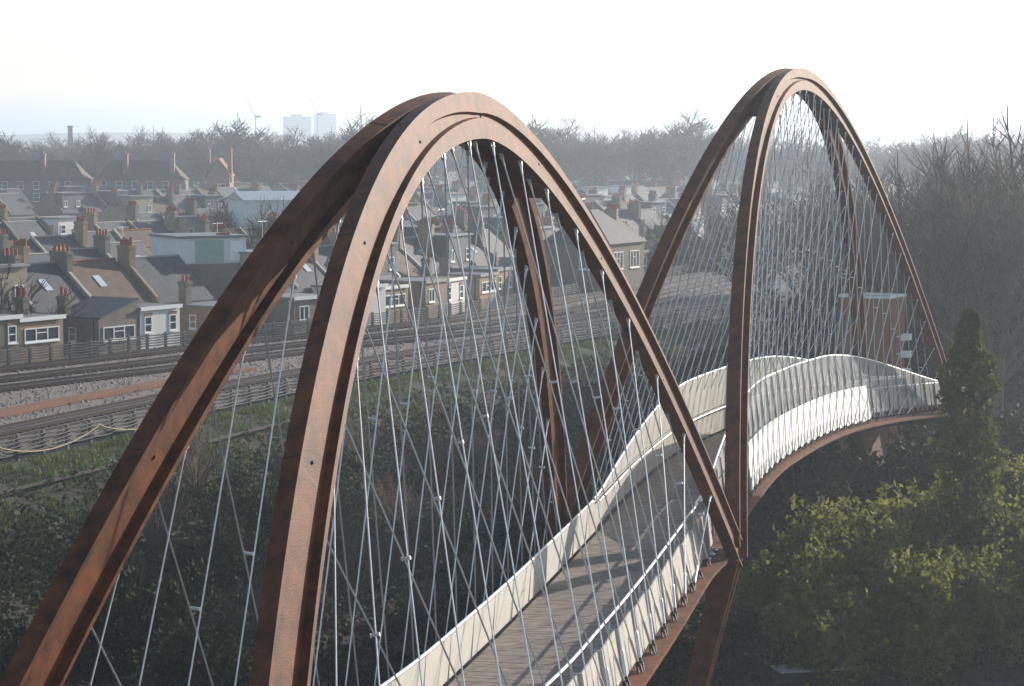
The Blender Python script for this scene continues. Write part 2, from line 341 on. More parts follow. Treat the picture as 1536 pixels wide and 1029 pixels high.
def arch(AR, AL, BR, BL, zA, zB, zc, p1, p2, c, e, D, D1, W0, W1, ns, tw=0.0):
    AR, AL, BR, BL = map(np.array, (AR, AL, BR, BL)); M = (AR + AL + BR + BL) / 4
    ch = BR + BL - AR - AL; ch = ch / np.linalg.norm(ch); r = np.array([ch[1], -ch[0]])
    curves = {}
    for side, A, B, sg in (('R', AR, BR, 1), ('L', AL, BL, -1)):
        Cm = M + sg * c * r + e * ch; t = np.linspace(0, 1, ns)
        A3 = np.r_[A, zA]; B3 = np.r_[B, zB]; M3 = (A3 + B3) / 2; C3 = np.r_[Cm, zc]
        sh = 1 - np.abs(2 * t - 1) ** np.where(t < .5, p1, p2)
        P = A3 + (B3 - A3) * t[:, None] + sh[:, None] * (C3 - M3)
        N = np.cross(B3 - A3, C3 - M3); N /= np.linalg.norm(N)
        T = np.gradient(P, axis=0); T /= np.linalg.norm(T, axis=1)[:, None]; nn = np.cross(N, T)
        ph = (R(tw) * np.clip(1 - 2 * t, 0, 1))[:, None]; NN = N * np.cos(ph) + nn * np.sin(ph); nn = nn * np.cos(ph) - N * np.sin(ph)
        k = np.abs(2 * t - 1); Dk = D + (D1 - D) * k; W = W0 + (W1 - W0) * k; tf = .09 + (D / 2 - .15) * np.clip(1 - k, 0, 1) ** 2.3
        rec = .10 + .2 * k
        rings = []
        for i in range(ns):
            h = Dk[i] / 2; a = W[i] / 2; f = tf[i]; q = max(.03, a - rec[i]); b2 = min(.05, (2 * h - 2 * f) * .25)
            sec = [(h, -a), (h, a), (h - f, a), (h - f - b2, q), (-h + f + b2, q), (-h + f, a), (-h, a), (-h, -a), (-h + f, -a), (-h + f + b2, -q), (h - f - b2, -q), (h - f, -a)]
            rings.append([Vector(P[i] + nn[i] * u + NN[i] * v) for u, v in sec])
        rib = bpart(MB().sweep(rings), 'arch_rib', corten)
        curves[side] = (P, N, nn, t)
        for tt in (.07, .16, .27, .385, .5, .615, .73, .84, .93):
            i = int(tt * (ns - 1)); r2 = []
            for dd in (-.012, .012):
                tv = Vector(T[i]) * dd; cc = Vector(P[i]); r2.append([cc + (q - cc) * 1.012 + tv for q in rings[i]])
            bpart(MB().sweep(r2), 'weld_seam', corten_d, rib)
        # bolted splice studs along the web
        st = MB()
        for tt in np.arange(.05, .97, .115):
            i = int(tt * (ns - 1))
            for sgn in (1, -1):
                c0 = P[i] + N * sgn * max(.03, W[i] / 2 - rec[i]); st.tube([c0 - N * sgn * .01, c0 + N * sgn * .03], .035, 6)
        bpart(st, 'splice_stud', corten, rib)
    # plate that joins the two ribs at the crown
    PR, NR, nR, t = curves['R']; PL, NL, nL, _ = curves['L']
    i0, i1 = int(.355 * (ns - 1)), int(.66 * (ns - 1)); top, bot = [], []
    rings = []
    for i in range(i0, i1 + 1):
        a, b = PL[i] + nL[i] * (-.12), PR[i] + nR[i] * (-.12); up = (nL[i] + nR[i]) / 2
        rings.append([Vector(a - up * .06), Vector(a + up * .06), Vector(b + up * .06), Vector(b - up * .06)])
    bpart(MB().sweep(rings), 'crown_plate', corten)
    return curves
near_c = arch((-4.2, 37.1), (-10.64, 38.8), (7.9, 82.85), (1.61, 84.4), 7.4, 7.4, 22.5, 2.08, 1.73, .25, .31, 1.2, 1.28, .42, .40, 180, 11)
far_c = arch((7.9, 83.15), (1.61, 84.7), (24.7, 132.4), (19.9, 135.2), 7.4, 6.8, 24.5, 1.96, 1.95, .2, -2.84, .97, 1.05, .34, .56, 180)
# deck girder, edge beams, decking
ss = np.arange(s_lo, s_hi, 1.0)
def hw(s): return 2.85 + .3 * sum(math.exp(-((s - q) / 3.0) ** 2) for q in (sN1, sN2, sN3))
bpart(MB().sweep([[BP.off(s, -1.9, -.12), BP.off(s, 1.9, -.12), BP.off(s, 1.3, -1.0), BP.off(s, -1.3, -1.0)][::-1] for s in ss]), 'deck_girder', corten)
for sg in (-1, 1):
    r = []
    for s in ss:
        a, b = 1.86, hw(s)
        q = [BP.off(s, sg * a, -.34), BP.off(s, sg * b, -.40), BP.off(s, sg * b, -.52), BP.off(s, sg * (b - .12), -.52), BP.off(s, sg * 1.45, -.75)]
        r.append(q[::-1] if sg > 0 else q)
    bpart(MB().sweep(r), 'edge_beam', corten)
mb = MB()
for s in np.arange(s_lo, s_hi - .2, .15):
    j = rng.uniform(-.004, .004)
    p = [BP.off(s, -1.84), BP.off(s, 1.84), BP.off(s + .138, 1.84), BP.off(s + .138, -1.84)]
    mb.hexa([(v.x, v.y, v.z - .07) for v in p] + [(v.x, v.y, v.z + j) for v in p])
o = bpart(mb, 'decking', plank_m); o['kind'] = 'stuff'
# parapets
def zt(s, side):     # parapet top above deck
    u = (s - sN2) / (sN3 - sN2)
    if u < .02 or u > 1.0: return 1.28
    m = min(1, max(0, (u - .02) / .38)); k = min(1, max(0, (1.0 - u) / .36)); f = math.sin(min(m, k) * math.pi / 2) ** 1.1
    return 1.28 + (2.0 if side > 0 else 1.8) * f
def pan(s0, s1, r0, r1, z0, z00, z1, z11, th, name, m, lean=0.0, parent=None):
    # straight panel from station s0 to s1
    a0 = BP.off(s0, r0, z0); b0 = BP.off(s1, r1, z00); b1 = BP.off(s1, r1 + lean * (z11 - z00), z11); a1 = BP.off(s0, r0 + lean * (z1 - z0), z1)
    nrm = (b0 - a0).cross(a1 - a0).normalized() * th
    mb = MB().hexa([a0, b0, b0 + nrm, a0 + nrm, a1, b1, b1 + nrm, a1 + nrm])
    return bpart(mb, name, m, parent)
ST = 2.7
s = sN1 - 2.7
while s < sN2 - .6:
    pan(s, s + ST - .05, -1.98, -1.98, .04, .04, 1.25, 1.25, .04, 'parapet_panel', panel_m, .09)
    pan(s + .03, s + ST - .22, 2.30, 2.22, -.30, -.30, 1.02, 1.02, .05, 'parapet_panel', panel_r, -.16)
    # grey folded fin that closes the step between two panels
    a = BP.off(s, 2.06, -.3); b = BP.off(s, 2.30, -.3); c = BP.off(s, 2.09, 1.02); d = BP.off(s, 1.93, 1.02)
    t_ = BP.off(s - .05, 2.06, -.3) - a
    bpart(MB().hexa([a, b, b + t_, a + t_, d, c, c + t_, d + t_]), 'panel_fin', fin_m)
    for sd in (-1, 1):
        q0 = BP.off(s, sd * 1.94, 0); q1 = BP.off(s, sd * 1.86, 1.28); bpart(MB().tube([q0, q1], .03, 6), 'parapet_post', steel)
    s += ST
SF = 1.45; s = sN2 + .3; k = 0
while s < sN3 + 3:
    for sd in (-1, 1):
        z0, z1 = zt(s, sd), zt(s + SF, sd); zl0, zl1 = min(1.28, z0), min(1.28, z1)
        u = (s - sN2) / (sN3 - sN2)
        LN = .13
        if sd < 0:
            pan(s, s + SF - .03, -2.05, -2.05, .05, .05, zl0 - .03, zl1 - .03, .04, 'parapet_panel', panel_m, LN)
            if z0 > 1.32 or z1 > 1.32: pan(s, s + SF - .03, -2.05 + LN * 1.28, -2.05 + LN * 1.28, zl0 + .03, zl1 + .03, z0 + .01, z1 + .01, .03, 'screen_panel', panel_m, LN)
            bpart(MB().tube([BP.off(s, -2.09, 0), BP.off(s, -2.09 + LN * z0, z0)], .028, 6), 'parapet_post', steel)
        else:
            if .2 < u < .74: pan(s, s + SF - .012, 2.46, 2.46, -.22, -.22, 1.55, 1.55, .05, 'white_panel', white_m, -.17)
            pan(s, s + SF - .03, 2.12, 2.12, .05, .05, zl0 - .03, zl1 - .03, .03, 'parapet_panel', screen_m, -LN)
            if z0 > 1.32 or z1 > 1.32: pan(s, s + SF - .03, 2.12 - LN * 1.28, 2.12 - LN * 1.28, zl0 + .03, zl1 + .03, z0 + .01, z1 + .01, .025, 'screen_panel', screen_m, -LN)
            a = BP.off(s, 2.17, -.2); b = BP.off(s, 2.17 - LN * z0, z0)
            tv = BP.off(s + .05, 2.17, -.2) - a; rv = BP.off(s, 2.25, -.2) - a
            bpart(MB().hexa([a, a + tv, a + tv + rv, a + rv, b, b + tv, b + tv + rv * .6, b + rv * .6]), 'screen_rib', fin_m)
    s += SF; k += 1
for sd in (-1, 1):
    sn = np.arange(sN1 - 6, sN2 + .2, .9)
    bpart(MB().tube([BP.off(s, sd * 1.86, 1.31) for s in sn], .042, 8), 'handrail', steel)
    sf = np.arange(sN2 + .2, sN3 + 3.5, .7)
    bpart(MB().tube([BP.off(s, sd * (2.07 - .13 * zt(s, sd)), zt(s, sd) + .03) for s in sf], .04, 8), 'screen_top_rail', steel)
    bpart(MB().tube([BP.off(s, sd * 1.72, 1.22) for s in sf], .035, 8), 'handrail', steel)
# piers below the nodes
for sN, zb in ((sN1, .2), (sN2, .2), (sN3, .2)):
    for sd in (-1, 1):
        r = []
        for f in (0, .35, .7, 1.0):
            off = sd * (3.0 - 1.7 * f); z = 7.35 - (7.35 - zb) * f if sN != sN3 else 6.5 - (6.5 - zb) * f
            a = 1.25 - .55 * f; b = .42 - .1 * f
            def q(ds, dr):
                p = BP.off(sN + ds, off + dr); return Vector((p.x, p.y, z))
            sec = [(-a, -b), (a, -b), (a, b), (.72 * a, b), (.6 * a, .45 * b), (-.6 * a, .45 * b), (-.72 * a, b), (-a, b)]
            r.append([q(ds, dr * sd) for ds, dr in sec][::sd])
        bpart(MB().sweep(r), 'pier_leg', corten)
    c0 = BP.off(sN, 0); wparent(MB().box(c0.x - 2.4, c0.x + 2.4, c0.y - 1.5, c0.y + 1.5, -.4, .45).build('pier_base', concrete), bridge)
# blue-white anchor discs at the middle node
b = MB().tube([(0, 0, 0), (0, 0, .05)], .19, 14).tube([(0, 0, .05), (0, 0, .1)], .08, 8); dm = b.mesh('anchor_disc')
for j, (ds, dr) in enumerate(((-1.9, 2.35), (-1.1, 2.42), (-.3, 2.42))):
    o = link('anchor_disc', dm, steel); o.location = BP.off(sN2 + ds, dr, -.34); wparent(o, bridge)
# hangers
fork = MB()
fork.tube([(0, 0, -.62), (0, 0, -.2)], [.04, .062], 8); fork.box(-.075, -.035, -.05, .05, -.24, .1); fork.box(.035, .075, -.05, .05, -.24, .1); fork.tube([(-.1, 0, 0), (.1, 0, 0)], .035, 8)
fork = fork.mesh('fork_end')
sleeve = MB(); sleeve.tube([(0, 0, .25), (0, 0, .3), (0, 0, 1.1), (0, 0, 1.2)], [.035, .056, .056, .036], 8); sleeve = sleeve.mesh('turnbuckle')
clev = MB(); clev.tube([(0, 0, .12), (0, 0, .28)], [.075, .06], 8); clev.box(-.08, -.04, -.07, .07, -.12, .16); clev.box(.04, .08, -.07, .07, -.12, .16); clev = clev.mesh('clevis')
clamp = MB().tube([(-.13, 0, 0), (.13, 0, 0)], .055, 8); clamp.tube([(-.15, 0, 0), (-.13, 0, 0)], .07, 6); clamp.tube([(.13, 0, 0), (.15, 0, 0)], .07, 6); clamp = clamp.mesh('crossing_clamp')
def place(me, name, m, parent, pos, zdir, xdir=None):
    o = link(name, me, m); z = Vector(zdir).normalized()
    x = Vector(xdir) if xdir is not None else Vector((1, .2, 0)); x = (x - z * x.dot(z)).normalized(); y = z.cross(x)
    Mx = Matrix((x, y, z)).transposed().to_4x4(); Mx.translation = pos; o.matrix_basis = Mx; o.parent = parent; return o
def hangers(curves, sA, sB, step, run, D, rad, fs):
    for side, sg in (('R', 1), ('L', -1)):
        P, N, nn, t = curves[side]; In = P - nn * (D / 2)
        sc = np.array([BP.near(p[:2]) for p in In])
        order = np.argsort(sc)
        def ribpt(sv):
            i = np.interp(sv, sc[order], order.astype(float)); i0 = int(i); f = i - i0; i1 = min(i0 + 1, len(In) - 1)
            return Vector(In[i0] * (1 - f) + In[i1] * f)
        stations = np.arange(sA + step, sB - step * .6, step); made = []
        for dirn in (1, -1):
            for s in stations:
                sr = s + dirn * run
                if sr < sA + step * .45 or sr > sB - step * .45: 
                    sr = s + dirn * run * .45
                    if sr < sA + step * .3 or sr > sB - step * .3: continue
                a = BP.off(s, sg * 2.55 , -.28) + Vector((0, 0, .0)); 
                p_, tt, rt = BP.at(s); a = a + Vector((tt[0], tt[1], 0)) * (.16 * dirn)
                b = ribpt(sr) + Vector(N) * (.12 * dirn)
                if b.z - a.z < 2.0: continue
                rod = bpart(MB().tube([a, b], rad if dirn < 0 else rad * .8, 6), 'hanger_rod', steel, smooth=False)
                d = b - a
                fo = place(fork, 'fork_end', steel, rod, b, d, N); fo.matrix_basis = fo.matrix_basis @ Matrix.Scale(fs, 4)
                for me_, nm_, mm_ in ((sleeve, 'turnbuckle', steel), (clev, 'clevis', darkfit)):
                    q_ = place(me_, nm_, mm_, rod, a, d, N); q_.matrix_basis = q_.matrix_basis @ Matrix.Scale(min(1, fs * 1.35), 4)
                made.append((dirn, s, a, b, rod))
        for (d1, s1, a1, b1, r1) in made:
            if d1 < 0: continue
            for (d2, s2, a2, b2, r2) in made:
                if d2 > 0 or not (0 < s2 - s1 < 2 * run): continue
                # crossing in plan station / height
                u = (b1 - a1); v = (b2 - a2); w0 = a1 - a2
                A_, B_, C_ = u.dot(u), u.dot(v), v.dot(v); D_, E_ = u.dot(w0), v.dot(w0); den = A_ * C_ - B_ * B_
                if abs(den) < 1e-6: continue
                x = (B_ * E_ - C_ * D_) / den; y = (A_ * E_ - B_ * D_) / den
                if .1 < x < .93 and .1 < y < .93 and round((s2 - s1) / step) == max(1, round(run / step)):
                    cl = place(clamp, 'crossing_clamp', steel, r1, (a1 + u * x + a2 + v * y) / 2, u, N); cl.matrix_basis = cl.matrix_basis @ Matrix.Scale(fs * 1.05, 4)
hangers(near_c, sN1, sN2, 2.35, 4.0, 1.2, .023, .62)
hangers(far_c, sN2, sN3, 1.55, 4.0, .97, .021, .45)

# ------------------------------------------------------------------ houses
def win_mesh(wd, ht, bars):
    f = MB(); t_ = .09
    f.box(0, t_, 0, .1, 0, ht); f.box(wd - t_, wd, 0, .1, 0, ht); f.box(t_, wd - t_, 0, .1, ht - t_, ht); f.box(t_, wd - t_, 0, .1, 0, t_ * 1.3)
    f.box(-.08, wd + .08, -.08, .0, -.09, .0)
    if bars == 'sash': f.box(t_, wd - t_, .01, .09, ht * .5 - .04, ht * .5 + .04)
    if bars == 'tri': 
        for q in (1 / 3, 2 / 3): f.box(wd * q - .05, wd * q + .05, .01, .09, t_, ht - t_)
        f.box(wd / 3 + .05, wd * 2 / 3 - .05, .01, .09, ht * .6, ht * .6 + .06)
    if bars == 'two': f.box(wd / 2 - .05, wd / 2 + .05, .01, .09, t_, ht - t_)
    g_ = MB().box(t_ * .5, wd - t_ * .5, .055, .085, t_ * .5, ht - t_ * .5)
    return f.mesh('window'), g_.mesh('pane')
WM = {}
def window(parent, x, y, z, wd, ht, bars, face, m=None):
    """face 0: looks to -y (railway); 1: looks to -x (camera end)"""
    k = (round(wd, 2), round(ht, 2), bars)
    if k not in WM: WM[k] = win_mesh(wd, ht, bars)
    o = link('window', WM[k][0], pvc, parent); o.location = (x, y, z)
    p = link('pane', WM[k][1], glass, o)
    if face == 1: o.rotation_euler = (0, 0, R(-90))
    return o
potm = MB().tube([(0, 0, 0), (0, 0, .12), (0, 0, .5), (0, 0, .55)], [.15, .12, .11, .135], 8).mesh('chimney_pot')
def chimney(parent, x, y, z0, z1, wx, wy, pots, m):
    b = MB().box(x - wx / 2, x + wx / 2, y - wy / 2, y + wy / 2, z0, z1 - .3).box(x - wx / 2 - .07, x + wx / 2 + .07, y - wy / 2 - .07, y + wy / 2 + .07, z1 - .3, z1 - .12).box(x - wx / 2 - .02, x + wx / 2 + .02, y - wy / 2 - .02, y + wy / 2 + .02, z1 - .12, z1)
    o = b.build('chimney', m, parent)
    for i in range(pots):
        p = link('chimney_pot', potm, pot_m, o); p.location = (x, y - wy / 2 + wy * (i + .5) / pots, z1); s_ = rng.uniform(.85, 1.35); p.scale = (1.1, 1.1, s_)
    return o
def house(loc, rz, wdt=5.2, wing=True, dormer=None, roofm=None, wallm=None, seed=0, detail=2, zg=1.0, eave=6.4, ridge=9.7, wing_d=5.0, wing_h=6.3, wing_roof='flat', wingm=None, chim=True):
    r = random.Random(seed); roofm = roofm or slate; wallm = wallm or brick_y; wingm = wingm or wallm
    t = empty('terraced_house', (loc[0], loc[1], zg), rz); y0, y1 = wing_d, wing_d + 8.2; ym = (y0 + y1) / 2
    w_ = MB(); w_.add([(0, y0, 0), (wdt, y0, 0), (wdt, y1, 0), (0, y1, 0), (0, y0, eave), (wdt, y0, eave), (wdt, y1, eave), (0, y1, eave), (0, ym, ridge - .12), (wdt, ym, ridge - .12)],
        [(0, 1, 5, 4), (2, 3, 7, 6), (1, 2, 6, 9, 5), (3, 0, 4, 8, 7), (0, 3, 2, 1)]); w_.build('wall', wallm, t)
    th = .13; ov = .25
    rb = MB(); sl = (ridge - eave) / (ym - y0)
    for sg, ya in ((1, y0 - ov), (-1, y1 + ov)):
        za = eave - ov * sl
        p = [(.0, ya, za), (wdt, ya, za), (wdt, ym, ridge), (0, ym, ridge)]
        if sg < 0: p = p[::-1]
        rb.hexa(p + [(a, b, c + th) for a, b, c in p])
    rf = rb.build('roof', roofm, t)
    MB().tube([(0, ym, ridge + .13), (wdt, ym, ridge + .13)], .12, 6).build('ridge_tile', pot_m if roofm is not slate else coping, rf)
    # party wall upstand
    q = [(-.17, y0 - .1, eave + .1), (.17, y0 - .1, eave + .1), (.17, ym, ridge + .1), (-.17, ym, ridge + .1)]
    MB().hexa(q + [(a, b, c + .36) for a, b, c in q]).build('party_wall', coping if r.random() < .5 else wallm, t)
    if chim: chimney(t, 0.05, ym - r.uniform(-.4, 1.6), ridge - 1.4, ridge + r.uniform(1.0, 1.5), .75, r.uniform(1.3, 2.0), r.choice((4, 5, 6)), brick_d if r.random() < .6 else brick_y)
    if wing:
        ww = wdt * .7; x0 = .0 if seed % 2 else wdt - ww; x1 = x0 + ww
        if wing_roof == 'flat':
            MB().box(x0, x1, 0, y0 + .02, 0, wing_h).build('rear_wing', wingm, t)
            wr = MB().box(x0 - .12, x1 + .12, -.15, y0 - .02, wing_h, wing_h + .16).build('wing_roof', felt if r.random() < .75 else moss, t)
            MB().box(x0 - .15, x1 + .15, -.2, -.152, wing_h - .1, wing_h + .22).build('fascia', coping if r.random() < .6 else pvc, wr)
        else:
            zz = wing_h + 1.3; hi, lo = (x0, x1) if seed % 2 else (x1, x0)
            W_ = MB(); W_.add([(lo, 0, 0), (hi, 0, 0), (hi, y0, 0), (lo, y0, 0), (lo, 0, wing_h), (hi, 0, zz), (hi, y0, zz), (lo, y0, wing_h)], [(0, 1, 5, 4), (1, 2, 6, 5), (2, 3, 7, 6), (3, 0, 4, 7), (4, 5, 6, 7)]); W_.build('rear_wing', wingm, t)
            p = [(lo, -.15, wing_h), (hi, -.15, zz), (hi, y0, zz), (lo, y0, wing_h)]
            MB().hexa([(a, b, c + .02) for a, b, c in p] + [(a, b, c + .16) for a, b, c in p]).build('wing_roof', roofm, t)
        if detail >= 1:
            st = r.choice(('pair', 'tri', 'pair', 'two'))
            zz = wing_h - 1.95
            if st == 'pair': 
                for xx in (x0 + .45, x1 - 1.35): window(t, xx, -.06, zz, .9, 1.35, 'sash', 0)
                for xx in (x0 + .40, x1 - 1.40): MB().box(xx, xx + 1.0, -.05, .01, zz + 1.36, zz + 1.62).build('lintel', brick_r, t)
            elif st == 'tri': window(t, x0 + .5, -.06, zz + .2, ww - 1.0, 1.1, 'tri', 0)
            else: window(t, x0 + .7, -.06, zz, 1.3, 1.3, 'two', 0)
            MB().tube([(x0 - .06, .5, 0), (x0 - .06, .5, wing_h - .1)], .05, 6).build('downpipe', darkfit if r.random() < .6 else pvc, t)
            if x0 > .5: window(t, x0 - .04, 3.2, wing_h - 1.9, .8, 1.2, 'sash', 1)
            if r.random() < .6: chimney(t, x1 - .35 if x0 < .5 else x0 + .35, y0 - 1.0, wing_h, wing_h + r.uniform(1.4, 2.2), .7, .9, 2, brick_d)
        xm = x1 + .5 if x0 < .5 else .5
        if detail >= 1: window(t, xm, y0 - .06, eave - 1.9, 1.1, 1.35, 'sash', 0)
    else:
        if detail >= 1:
            for xx in (wdt * .15, wdt * .6): window(t, xx, y0 - .06, eave - 2.0, 1.2, 1.5, 'sash', 0)
    if dormer:
        dm, dz = dormer; xa, xb = .45, wdt - .25; ya = y0 + .5; za = eave + .3; zb = ridge - .05 + dz
        d = MB().box(xa, xb, ya, ym + .2, za - .2, zb).build('dormer', dm, t)
        MB().box(xa - .15, xb + .15, ya - .25, ym + .3, zb, zb + .18).build('dormer_roof', felt, d)
        for xx in (xa + .45, xb - 1.45): 
            o = window(d, xx, ya - .06, za + .75, 1.0, 1.25, 'two' if r.random() < .5 else 'sash', 0)
            # keep three levels: pane stays the fourth -> lift window to the house
            o.parent = t
    elif detail >= 1 and r.random() < .6:
        xx = r.uniform(1, wdt - 2); yy = y0 + 1.6; zz = eave + 1.6 * sl + th
        p = [(xx, yy, zz + .02), (xx + .8, yy, zz + .02), (xx + .8, yy + 1.0, zz + 1.0 * sl + .02), (xx, yy + 1.0, zz + 1.0 * sl + .02)]
        MB().hexa(p + [(a, b, c + .07) for a, b, c in p]).build('skylight', mat('skylight_glass', (.45, .5, .55), .1, 0, var=.05, spec=1.0), rf)
    if detail >= 2 and r.random() < .4:
        b = MB().tube([(.1, ym, ridge + .8), (.1, ym, ridge + 3.0)], .03, 5).tube([(-.5, ym, ridge + 2.8), (.8, ym, ridge + 2.8)], .025, 5)
        for q_ in (-.4, -.1, .2, .5): b.tube([(q_, ym - .35, ridge + 2.8), (q_, ym + .35, ridge + 2.8)], .02, 4)
        b.build('television_aerial', steel, t)
    return t
houses = []
# front row behind the railway: follows the far cable posts
s = 26.0; i = 0
styles = [  # (roof, wall, dormer, wing roof, wing height)
    (slate, brick_y, None, 'flat', 6.6), (slate, brick_y, (render_g, .25), 'flat', 6.9), (slate, brick_d, None, 'mono', 6.1), (slate, brick_y, (render_c, .3), 'flat', 6.6),
    (slate, brick_y, None, 'flat', 6.2), (slate, brick_y, (slate, .1), 'flat', 6.7), (tile_b, render_w, None, 'flat', 6.6), (slate, brick_d, (render_c, .2), 'flat', 6.4), (slate, brick_d, None, 'flat', 6.9)]
while s < 215:
    p, tt, rt = FARL.at(s)
    st = styles[(0, 1, 2, 0, 5, 4, 8, 3, 2, 6, 4, 7, 8, 0, 5, 6)[i % 16]]
    a = FARL.off(s, -4.5)
    h = house((a.x, a.y), math.atan2(tt[1], tt[0]), 6.9, True, st[2], st[0], st[1], seed=i, detail=2, wing_roof=st[3], wing_h=st[4] + .3, eave=6.9, ridge=10.4, wingm=render_w if (i % 7 == 5) else None)
    houses.append(h); i += 1; s += 6.95
    if i in (11, 20): s += 5
row1 = list(houses)
# rows behind
rows = []
P0 = np.array((-37.5, 175.0)); hd = R(56.5); U = np.array((math.cos(hd), math.sin(hd))); Vb = np.array((-U[1], U[0]))
rowspec = [(27, 0, 150, False), (49, 20, 240, True), (78, 30, 330, False), (101, 60, 400, True), (132, 90, 460, False), (160, 110, 520, True), (196, 140, 560, False), (226, 170, 600, True)]
for ri, (vo, t0, t1, wing) in enumerate(rowspec):
    tcur = t0 + rng.uniform(0, 3); lst = []
    hh = hd + rng.uniform(-.05, .05); k = 0
    while tcur < t1:
        q = P0 + U * tcur + Vb * (vo + 3 * math.sin(tcur * .02))
        xx, yy = px((q[0], q[1], 8)); wd = rng.choice((5.9, 6.2, 6.6))
        if -60 < xx < 1560 and q[1] < 640 and not (ri > 3 and q[1] < 420) and sdist(FARL, np.array([q[0] + 4]), np.array([q[1]]))[0] < -14:
            dz = rng.random()
            dorm = None
            if dz < .28: dorm = (rng.choice((render_w, slate, render_g, render_c)), rng.uniform(0, .35))
            rm = rng.choice((slate, slate, slate, slate, tile_b))
            h = house((q[0], q[1]), hh, wd, wing and ri < 4, dorm, rm, rng.choice((brick_y, brick_d, brick_d, brick_d, render_w)), seed=100 * ri + k + 37, detail=1 if ri < 4 else 0, ridge=9.7 + rng.uniform(-.3, .5), zg=1.0, wing_roof=rng.choice(('flat', 'mono')), chim=(k % 2 == 0))
            lst.append(h); houses.append(h)
        tcur += wd + .05; k += 1
        if k % 11 == 10: tcur += rng.uniform(4, 12)
    rows.append(lst)
def ordinal(n):
    W = ['first', 'second', 'third', 'fourth', 'fifth', 'sixth', 'seventh', 'eighth', 'ninth', 'tenth', 'eleventh', 'twelfth', 'thirteenth', 'fourteenth', 'fifteenth', 'sixteenth', 'seventeenth', 'eighteenth', 'nineteenth']
    if n <= 19: return W[n - 1]
    tens = {2: 'twent', 3: 'thirt', 4: 'fort', 5: 'fift', 6: 'sixt', 7: 'sevent'}[n // 10]
    return tens + 'ieth' if n % 10 == 0 else tens + 'y ' + W[n % 10 - 1]
def number(lst, fmt, cat, group):
    lst = sorted(lst, key=lambda o: px(o.location)[0])
    for k, o in enumerate(lst): tag(o, fmt % ordinal(k + 1), cat, group)
number(row1, 'brick terraced house right behind the railway cable posts, %s from the left', 'house', 'terraced houses backing onto the railway')
for ri, lst in enumerate(rows):
    number(lst, 'terraced house in the ' + ordinal(ri + 2) + ' row back from the railway, %s from the left', 'house', 'terraced houses in the rows behind')
# special buildings
def mansion(x0, x1, y, z1, zr, label, storeys=4):
    t = empty('mansion_block', ((x0 + x1) / 2, y, 1)); wd = x1 - x0; hw_ = wd / 2
    tag(t, label, 'building')
    MB().box(-hw_, hw_, 0, 10, 0, z1).build('wall', brick_d, t)
    rf = MB(); rf.add([(-hw_ - .3, -.3, z1), (hw_ + .3, -.3, z1), (hw_ + .3, 10.3, z1), (-hw_ - .3, 10.3, z1), (-hw_ + 3, 5, zr), (hw_ - 3, 5, zr)], [(0, 1, 5, 4), (1, 2, 5), (2, 3, 4, 5), (3, 0, 4), (0, 3, 2, 1)]); rf.build('roof', tile_b, t)
    nb = int(wd / 3.4)
    for k in range(nb):
        xx = -hw_ + 1.2 + k * (wd - 2) / nb
        for f in range(storeys): window(t, xx, -.06, 1.6 + f * (z1 - 1) / storeys, 1.3, 1.8, 'sash', 0)
        if k % 3 == 1: chimney(t, xx + 1.8, 2.2, z1 - .5, zr + 1.6, 1.0, 1.6, 4, brick_r)
    return t
mansion(-119, -93, 520, 11.6, 15.8, 'hazy brick mansion block with red roof at the far left edge')
mansion(-91, -72, 522, 11.6, 15.8, 'hazy brick mansion block with white windows, right of the leftmost block')
t = empty('gabled_house', (-64.5, 525, 1)); tag(t, 'tall orange brick gabled house with two chimneys beside the mansion blocks', 'house')
MB().add([(-2.5, 0, 0), (2.5, 0, 0), (2.5, 8, 0), (-2.5, 8, 0), (-2.5, 0, 12.5), (2.5, 0, 12.5), (2.5, 8, 12.5), (-2.5, 8, 12.5), (0, 0, 16), (0, 8, 16)], [(0, 1, 5, 8, 4), (2, 3, 7, 9, 6), (1, 2, 6, 5), (3, 0, 4, 7)]).build('wall', brick_r, t)
MB().hexa([(-2.8, -.2, 12.2), (0, -.2, 16), (0, 8.2, 16), (-2.8, 8.2, 12.2), (-2.8, -.2, 12.4), (0, -.2, 16.25), (0, 8.2, 16.25), (-2.8, 8.2, 12.4)]).hexa([(0, -.2, 16), (2.8, -.2, 12.2), (2.8, 8.2, 12.2), (0, 8.2, 16), (0, -.2, 16.25), (2.8, -.2, 12.4), (2.8, 8.2, 12.4), (0, 8.2, 16.25)]).build('roof', tile_r, t)
for xx in (-2.4, 2.4): chimney(t, xx, 2, 11, 18.4, .9, 1.4, 3, brick_r)
for xx in (-1.6, .5): window(t, xx, -.06, 9, 1.1, 1.7, 'sash', 0)
t = empty('white_hall', (-30.5, 322, 1), R(18)); tag(t, 'long white walled hall with pale low roof among the terraces', 'building')
MB().box(-5.5, 5.5, 0, 12, 0, 12.5).build('wall', render_w, t)
MB().add([(-5.8, -.3, 12.5), (5.8, -.3, 12.5), (5.8, 12.3, 12.5), (-5.8, 12.3, 12.5), (-5.8, 6, 13.6), (5.8, 6, 13.6)], [(0, 1, 5, 4), (2, 3, 4, 5), (1, 2, 5), (3, 0, 4)]).build('roof', mat('pale_metal_roof', (.36, .37, .38), .4, .3, var=.08), t)
t = empty('loft_house', (-26.6, 213, 1), R(30)); tag(t, 'house with white loft box and large pale green window', 'house')
MB().box(-3.6, 3.6, 0, 7, 0, 9.7).build('wall', brick_d, t); MB().box(-3.2, 3.2, .2, 7, 9.7, 12.0).build('loft_box', render_w, t)
MB().box(-3.4, 3.4, 0, 7.2, 12.0, 12.2).build('roof', felt, t); MB().box(-1.7, 1.0, .12, .26, 9.8, 11.8).build('loft_window', mat('green_glass', (.30, .42, .36), .15, 0, var=.1), t)
